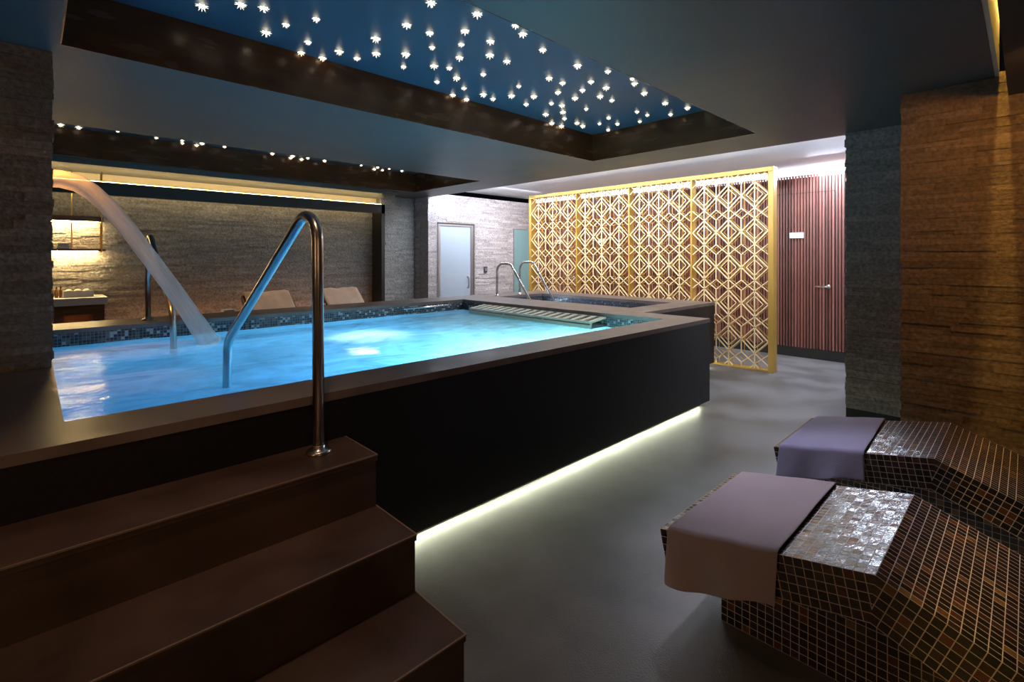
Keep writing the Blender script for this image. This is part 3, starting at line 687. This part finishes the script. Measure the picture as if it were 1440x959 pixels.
# ------------------------------------------------------------------ tiled loungers with towels
PROF = [(.94, .35), (.29, .477), (-.22, .285), (-.98, .80)]
LW, LT = .667, .135
def offset_profile(P, t):
    out = []
    for i in range(len(P)):
        ns = []
        for a, b in ((i-1, i), (i, i+1)):
            if 0 <= a and b < len(P):
                d = Vector((P[b][0]-P[a][0], P[b][1]-P[a][1])).normalized(); ns.append(Vector((d.y, -d.x)))
        n = sum(ns, Vector((0, 0))).normalized(); k = t/max(.3, n.dot(ns[0]))
        n = n if n.y < 0 else -n
        out.append((P[i][0]+n.x*k, P[i][1]+n.y*k))
    return out
def lounger(x0, y_shift, label, towel_label, tm, tw):
    P = [(y+y_shift, z) for y, z in PROF]; Q = offset_profile(P, LT); x1 = x0+LW
    Q[0] = (P[0][0]-.03, P[0][1]-LT)
    root = empty('tiled_lounger', (x0+LW/2, P[0][0]-.5, 0), label, 'lounger', None)
    bm = bmesh.new(); s = 0
    for i in range(len(P)-1):
        l = math.dist(P[i], P[i+1]); a, b = P[i], P[i+1]; c, d = Q[i], Q[i+1]
        dirv = Vector((b[0]-a[0], b[1]-a[1])).normalized()
        def uvs(p): r = Vector((p[0]-a[0], p[1]-a[1])); return (s+r.dot(dirv), -(r.x*dirv.y-r.y*dirv.x))
        quad(bm, [(x0, *a), (x1, *a), (x1, *b), (x0, *b)], 0, [(0, s), (LW, s), (LW, s+l), (0, s+l)])
        quad(bm, [(x0, *c), (x1, *c), (x1, *d), (x0, *d)], 0, [(0, s), (LW, s), (LW, s+l), (0, s+l)])
        for x in (x0, x1): quad(bm, [(x, *a), (x, *b), (x, *d), (x, *c)], 0, [uvs(a), uvs(b), uvs(d), uvs(c)])
        s += l
    for i in (0, -1):
        quad(bm, [(x0, *P[i]), (x1, *P[i]), (x1, *Q[i]), (x0, *Q[i])], 0, [(0, 0), (LW, 0), (LW, -LT), (0, -LT)])
    bmesh.ops.remove_doubles(bm, verts=bm.verts, dist=1e-5)
    link('seat_shell', bm, M['mosaic'], root)
    # recessed tiled plinth, its top following the underside
    px0, px1 = x0+.18, x1-.18
    def under(y):
        for i in range(len(Q)-1):
            if Q[i][0] >= y >= Q[i+1][0]:
                f = (y-Q[i][0])/(Q[i+1][0]-Q[i][0]); return Q[i][1]+f*(Q[i+1][1]-Q[i][1])
        return Q[-1][1]
    ys = [P[0][0]-.15, Q[1][0], Q[2][0], P[3][0]+.25]
    bm = bmesh.new()
    for a, b in zip(ys, ys[1:]):
        for x in (px0, px1): quad(bm, [(x, a, 0), (x, b, 0), (x, b, under(b)), (x, a, under(a))], 0, [(a, 0), (b, 0), (b, under(b)), (a, under(a))])
        quad(bm, [(px0, a, under(a)), (px1, a, under(a)), (px1, b, under(b)), (px0, b, under(b))], 0, [(0, a), (1, a), (1, b), (0, b)])
        quad(bm, [(px0, a, 0), (px1, a, 0), (px1, b, 0), (px0, b, 0)], 0, [(0, a), (1, a), (1, b), (0, b)])
    for y in (ys[0], ys[-1]): quad(bm, [(px0, y, 0), (px1, y, 0), (px1, y, under(y)), (px0, y, under(y))], 0, [(px0, 0), (px1, 0), (px1, under(y)), (px0, under(y))])
    bmesh.ops.remove_doubles(bm, verts=bm.verts, dist=1e-5)
    link('plinth', bm, M['mosaic'], root)
    # towel folded over the foot end
    bm = bmesh.new(); slope = (P[1][1]-P[0][1])/(P[1][0]-P[0][0])
    path = []   # (x, dz) across, from the far hem over the top to the near hem
    far_drop, near_drop, th = tw['far'], tw['near'], .011
    for k in range(6): path.append((x1+th+.004*(1-k/5), -far_drop*(1-k/5)-.012))
    for k in range(1, 5): a = k/5*math.pi/2; path.append((x1+th-.02+.02*math.cos(a), th-.02+.02*math.sin(a)))
    for k in range(0, 17): path.append((x1+th-.02-(LW+2*th-.04)*k/16, th))
    for k in range(1, 5): a = k/5*math.pi/2; path.append((x0-th+.02-.02*math.sin(a), th-.02+.02*math.cos(a)))
    for k in range(12): path.append((x0-th-.010*(k/11), -.012-near_drop*(k/11)))
    ya, yb = P[0][0]-tw['y0'], P[0][0]-tw['y1']; NY = 26; grid = []
    for j in range(NY+1):
        f = j/NY; row = []
        for i, (x, dz) in enumerate(path):
            y = ya+(yb-ya)*f+tw['skew']*(x-x0)/LW*f
            hang = max(0, min(1, (-dz-.01)/.12))
            wob = .006*math.sin(f*9+x*7)+.004*math.sin(f*17+1.3)
            xx = x-(hang*(.008+.010*math.sin(f*11+.6)) if x < x0+.02 else 0)
            z = P[0][1]+slope*(y-P[0][0])+dz*(1+.10*math.sin(f*5+.5)*hang)+.0022*(1+math.sin(x*13+f*6)*math.sin(f*8+x*3))
            row.append(bm.verts.new((xx, y+wob*hang, z)))
        grid.append(row)
    for j in range(NY):
        for i in range(len(path)-1): bm.faces.new((grid[j][i], grid[j][i+1], grid[j+1][i+1], grid[j+1][i]))
    bmesh.ops.recalc_face_normals(bm, faces=bm.faces)
    t = link('towel', bm, tm, None, True)
    md = t.modifiers.new('thick', 'SOLIDIFY'); md.thickness = .007; md.offset = 0
    md = t.modifiers.new('sub', 'SUBSURF'); md.levels = 1; md.render_levels = 1
    tag(t, towel_label, 'towel')
    return root
lounger(1.665, 0, 'bronze mosaic heated lounger nearest the viewer', 'mauve towel folded over the foot of the nearest mosaic lounger', M['towel'], dict(y0=.035, y1=.405, near=.16, far=.10, skew=.0))
lounger(2.812, -.01, 'bronze mosaic heated lounger beside the brown stone wall', 'blue-violet towel over the foot of the mosaic lounger by the stone wall', M['towel_blue'], dict(y0=.03, y1=.40, near=.125, far=.10, skew=.03))

# ------------------------------------------------------------------ loungers behind the pool
def back_lounger(xc, label, pad_label):
    root = empty('sun_lounger', (xc, 6.3, 0), label, 'lounger')
    w = .30
    bm = bmesh.new(); bevelbox(bm, xc-w, xc+w, 5.72, 6.35, .36, .44, .01)
    link('seat', bm, M['wood'], root)
    bm = bmesh.new()
    t = [(6.33, .44), (6.86, .86), (6.90, .82), (6.37, .38)]
    f = [bm.verts.new((xc-w, *p)) for p in t]; g = [bm.verts.new((xc+w, *p)) for p in t]
    bm.faces.new(f); bm.faces.new(g)
    for k in range(4): bm.faces.new((f[k], f[(k+1) % 4], g[(k+1) % 4], g[k]))
    link('backrest', bm, M['wood'], root)
    for x in (xc-w+.03, xc+w-.07):
        for y in (5.78, 6.30):
            bm = bmesh.new(); box(bm, x, x+.04, y, y+.04, 0, .36); link('leg', bm, M['wood'], root)
        bm = bmesh.new(); box(bm, x, x+.04, 6.76, 6.80, 0, .745); link('leg', bm, M['wood'], root)
    bm = bmesh.new(); NX, N = 12, 10
    cs = [(6.55, .625), (6.60, .662), (6.67, .717), (6.74, .773), (6.81, .828), (6.85, .866), (6.875, .872), (6.905, .85), (6.925, .80)]
    rows = []
    for i in range(NX+1):
        x = xc-w+.03+(2*w-.06)*i/NX
        rows.append([bm.verts.new((x, y, z+.022+.006*math.sin(i*.9+y*20)+.005*math.cos(i*1.7))) for y, z in cs])
    for i in range(NX):
        for j in range(len(cs)-1): bm.faces.new((rows[i][j], rows[i+1][j], rows[i+1][j+1], rows[i][j+1]))
    p = link('headrest_towel', bm, M['linen'], None, True)
    md = p.modifiers.new('thick', 'SOLIDIFY'); md.thickness = .02; md.offset = 0
    tag(p, pad_label, 'towel')
back_lounger(2.20, 'wooden lounger behind the pool, left one beyond the handrail', 'cream towel over the back of the left far lounger')
back_lounger(3.17, 'wooden lounger behind the pool near the stone pier', 'cream towel over the back of the right far lounger')
for xc, lab in ((1.63, 'small white folded towel on the side table left of the far loungers'), (2.70, 'small white folded towel on the side table between the far loungers')):
    t = empty('side_table', (xc, 6.4, 0), 'low wooden side table '+('left of' if xc < 2 else 'between')+' the far loungers', 'table')
    bm = bmesh.new(); bevelbox(bm, xc-.14, xc+.14, 6.26, 6.54, .66, .69, .005); link('table_top', bm, M['wood'], t)
    for sx in (-1, 1):
        for sy in (-1, 1):
            bm = bmesh.new(); x, y = xc+sx*.11, 6.4+sy*.11; box(bm, x-.015, x+.015, y-.015, y+.015, 0, .66); link('leg', bm, M['wood'], t)
    bm = bmesh.new()
    for k in range(3): bevelbox(bm, xc-.06+.003*k, xc+.06-.002*k, 6.34, 6.46, .69+.018*k, .708+.018*k, .007)
    tag(link('folded_towel', bm, M['white_towel'], None, True), lab, 'towel')

# ------------------------------------------------------------------ vanity with hanging shelf
v = empty('vanity_unit', (.05, 7.3, 0), 'wooden vanity with thick white counter in the glowing alcove', 'vanity')
bm = bmesh.new(); bevelbox(bm, -.55, .61, 7.08, 7.60, .825, .905, .006); link('counter', bm, M['white_gloss'], v)
bm = bmesh.new()
box(bm, .49, .585, 7.12, 7.59, 0, .824); box(bm, -.53, -.44, 7.12, 7.59, 0, .824); box(bm, -.44, .49, 7.13, 7.59, .72, .824); box(bm, -.44, .49, 7.56, 7.59, .1, .72); box(bm, -.44, .49, 7.13, 7.59, .1, .16)
box(bm, .17, .25, 7.13, 7.2, .16, .72)
link('cabinet', bm, M['wood'], v)
h = empty('hanging_shelf', (.05, 7.45, 1.43), 'two tier walnut shelf hung on thin brass rods above the vanity', 'shelf')
bm = bmesh.new(); bevelbox(bm, -.55, .60, 7.42, 7.60, 1.755, 1.81, .004); link('upper_board', bm, M['wood'], h)
bm = bmesh.new(); bevelbox(bm, -.55, .62, 7.42, 7.60, 1.415, 1.44, .004); link('lower_board', bm, M['wood'], h)
for x, y in ((.585, 7.412), (.585, 7.55), (.33, 7.55), (-.5, 7.412)):
    bm = bmesh.new(); tube(bm, [(x, y, 1.40), (x, y, ZC)], .006, 10); link('rod', bm, M['brass'], h, True)
for z in (1.745, 1.405):
    bm = bmesh.new(); box(bm, -.5, .56, 7.52, 7.545, z, z+.009); link('light_strip', bm, M['led_vanity'], h)
bm = bmesh.new()
for k in range(3): bevelbox(bm, .20+.004*k, .315-.003*k, 7.44, 7.56, 1.44+.022*k, 1.462+.022*k, .008)
tag(link('folded_towel', bm, M['white_towel'], None, True), 'small white folded towel on the lower hanging shelf', 'towel')
for k, x in enumerate((.02, .08, .15)):
    b = empty('shelf_jar', (x, 7.5, 1.44), ('amber jar farthest left on the hanging shelf', 'amber jar in the middle of the hanging shelf', 'amber jar next to the folded towel on the hanging shelf')[k], 'jar')
    bm = bmesh.new(); lathe(bm, [(.024, 0), (.026, .01), (.026, .045), (.02, .055)], (x, 7.5, 1.44), 16); link('jar_body', bm, M['amber'], b, True)
    bm = bmesh.new(); lathe(bm, [(.021, .055), (.021, .07), (.018, .073)], (x, 7.5, 1.44), 16); link('lid', bm, M['black_trim'], b, True)
bx = empty('towel_basket', (.36, 7.33, .905), 'white box of rolled towels on the vanity counter', 'basket')
bm = bmesh.new(); box(bm, .25, .50, 7.22, 7.42, .906, .914)
for q in ((.25, .256, 7.22, 7.42), (.494, .50, 7.22, 7.42), (.256, .494, 7.22, 7.226), (.256, .494, 7.414, 7.42)): box(bm, *q, .914, .975)
link('basket_body', bm, M['white_gloss'], bx)
for k in range(3):
    x = .299+.076*k
    bm = bmesh.new(); tube(bm, [(x, 7.235, .9525), (x, 7.405, .9525)], .0375, 16)
    tag(link('rolled_towel', bm, M['white_towel'], None, True), 'white rolled towel in the box on the vanity', 'towel', 'rolled towels in the vanity box')
for k, x in enumerate((.17, .205, .24)):
    x -= .01
    b = empty('soap_bottle', (x, 7.30, .905), ('amber pump bottle farthest left on the vanity counter', 'amber pump bottle in the middle of the three on the vanity', 'amber pump bottle next to the white box on the vanity')[k], 'bottle')
    bm = bmesh.new(); lathe(bm, [(.014, 0), (.015, .005), (.015, .075), (.006, .09), (.006, .1)], (x, 7.30, .905), 14); link('bottle_body', bm, M['amber'], b, True)
    bm = bmesh.new(); lathe(bm, [(.008, .1), (.008, .112), (.003, .114), (.003, .125)], (x, 7.30, .905), 12); tube(bm, [(x, 7.30, 1.03), (x, 7.27, 1.028)], .003, 8); link('pump', bm, M['black_trim'], b, True)

# ------------------------------------------------------------------ star lights in the coffers
F0, U0, V0 = 700., 720., 361.
fw = Vector((math.cos(R(YAW)), math.sin(R(YAW)), 0)); rt = Vector((math.sin(R(YAW)), -math.cos(R(YAW)), 0))
A = [(205,50),(360,98),(390,132),(470,197),(12,128),(155,120),(140,176),(133,228),(258,162),(256,218),(325,243),(22,188),(30,262),(92,271),(121,311),(42,328),(229,297),(151,354),(106,381),(161,399),(230,378),(269,397),(373,346),(343,383),(403,419),(434,386),(496,312),(550,332),(532,370),(505,416),(548,423),(552,450),(558,477),(482,459),(507,495),(543,508),(609,495),(632,507),(601,393),(631,361),(665,327),(611,260),(734,285),(727,351),(703,386),(750,403),(646,438),(737,474),(700,498),(735,523),(772,499),(833,315),(842,334),(881,373),(966,414),(988,460),(1056,433),(852,450),(893,463),(863,489),(18,5)]
B = [(568,12),(677,8),(742,18),(804,66),(748,87),(889,50),(866,115),(847,145),(907,160),(954,141),(1004,161),(1057,104),(1058,147),(1141,148),(1135,185),(1144,66)]
S2 = [(60+x/4.8, 140+y/4.8) for x, y in [(122,163),(243,183),(508,207),(767,255),(941,272),(938,295),(1032,308),(1075,290),(1228,314)]]+[(280+x/2.996, 200+y/2.996) for x, y in [(308,45),(394,55),(381,65),(428,71),(458,64),(529,75),(683,95),(733,112),(752,103),(767,117),(801,110),(855,118)]]
S1 = [(600+x/2.88, y/2.88) for x, y in A]+[(x/2, y/2) for x, y in B]
def on_ceiling(u, v):
    k = (ZT-1.35)*F0/(V0-v); p = fw*k+rt*(k*(u-U0)/F0); return p.x, p.y
bm = bmesh.new()
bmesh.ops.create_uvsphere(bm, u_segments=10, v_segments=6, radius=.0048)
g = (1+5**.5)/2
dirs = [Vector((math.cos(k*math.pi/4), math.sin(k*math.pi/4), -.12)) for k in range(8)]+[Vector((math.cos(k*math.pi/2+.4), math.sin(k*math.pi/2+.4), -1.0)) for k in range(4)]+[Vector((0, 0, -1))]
for d in dirs:  # glowing spikes model the lens glare rays around each light
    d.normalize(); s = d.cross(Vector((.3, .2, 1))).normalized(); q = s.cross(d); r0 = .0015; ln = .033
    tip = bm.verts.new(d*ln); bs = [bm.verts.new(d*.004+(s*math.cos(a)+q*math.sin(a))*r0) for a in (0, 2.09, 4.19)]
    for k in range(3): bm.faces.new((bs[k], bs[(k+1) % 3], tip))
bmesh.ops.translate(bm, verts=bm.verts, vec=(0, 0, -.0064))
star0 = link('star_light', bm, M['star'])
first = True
for pts, c, lab, grp in ((S1, C1, 'tiny star light with modelled glare rays in the large near coffer over the pool', 'star lights of the near coffer'), (S2, C2, 'tiny star light with modelled glare rays in the far coffer behind the pool', 'star lights of the far coffer')):
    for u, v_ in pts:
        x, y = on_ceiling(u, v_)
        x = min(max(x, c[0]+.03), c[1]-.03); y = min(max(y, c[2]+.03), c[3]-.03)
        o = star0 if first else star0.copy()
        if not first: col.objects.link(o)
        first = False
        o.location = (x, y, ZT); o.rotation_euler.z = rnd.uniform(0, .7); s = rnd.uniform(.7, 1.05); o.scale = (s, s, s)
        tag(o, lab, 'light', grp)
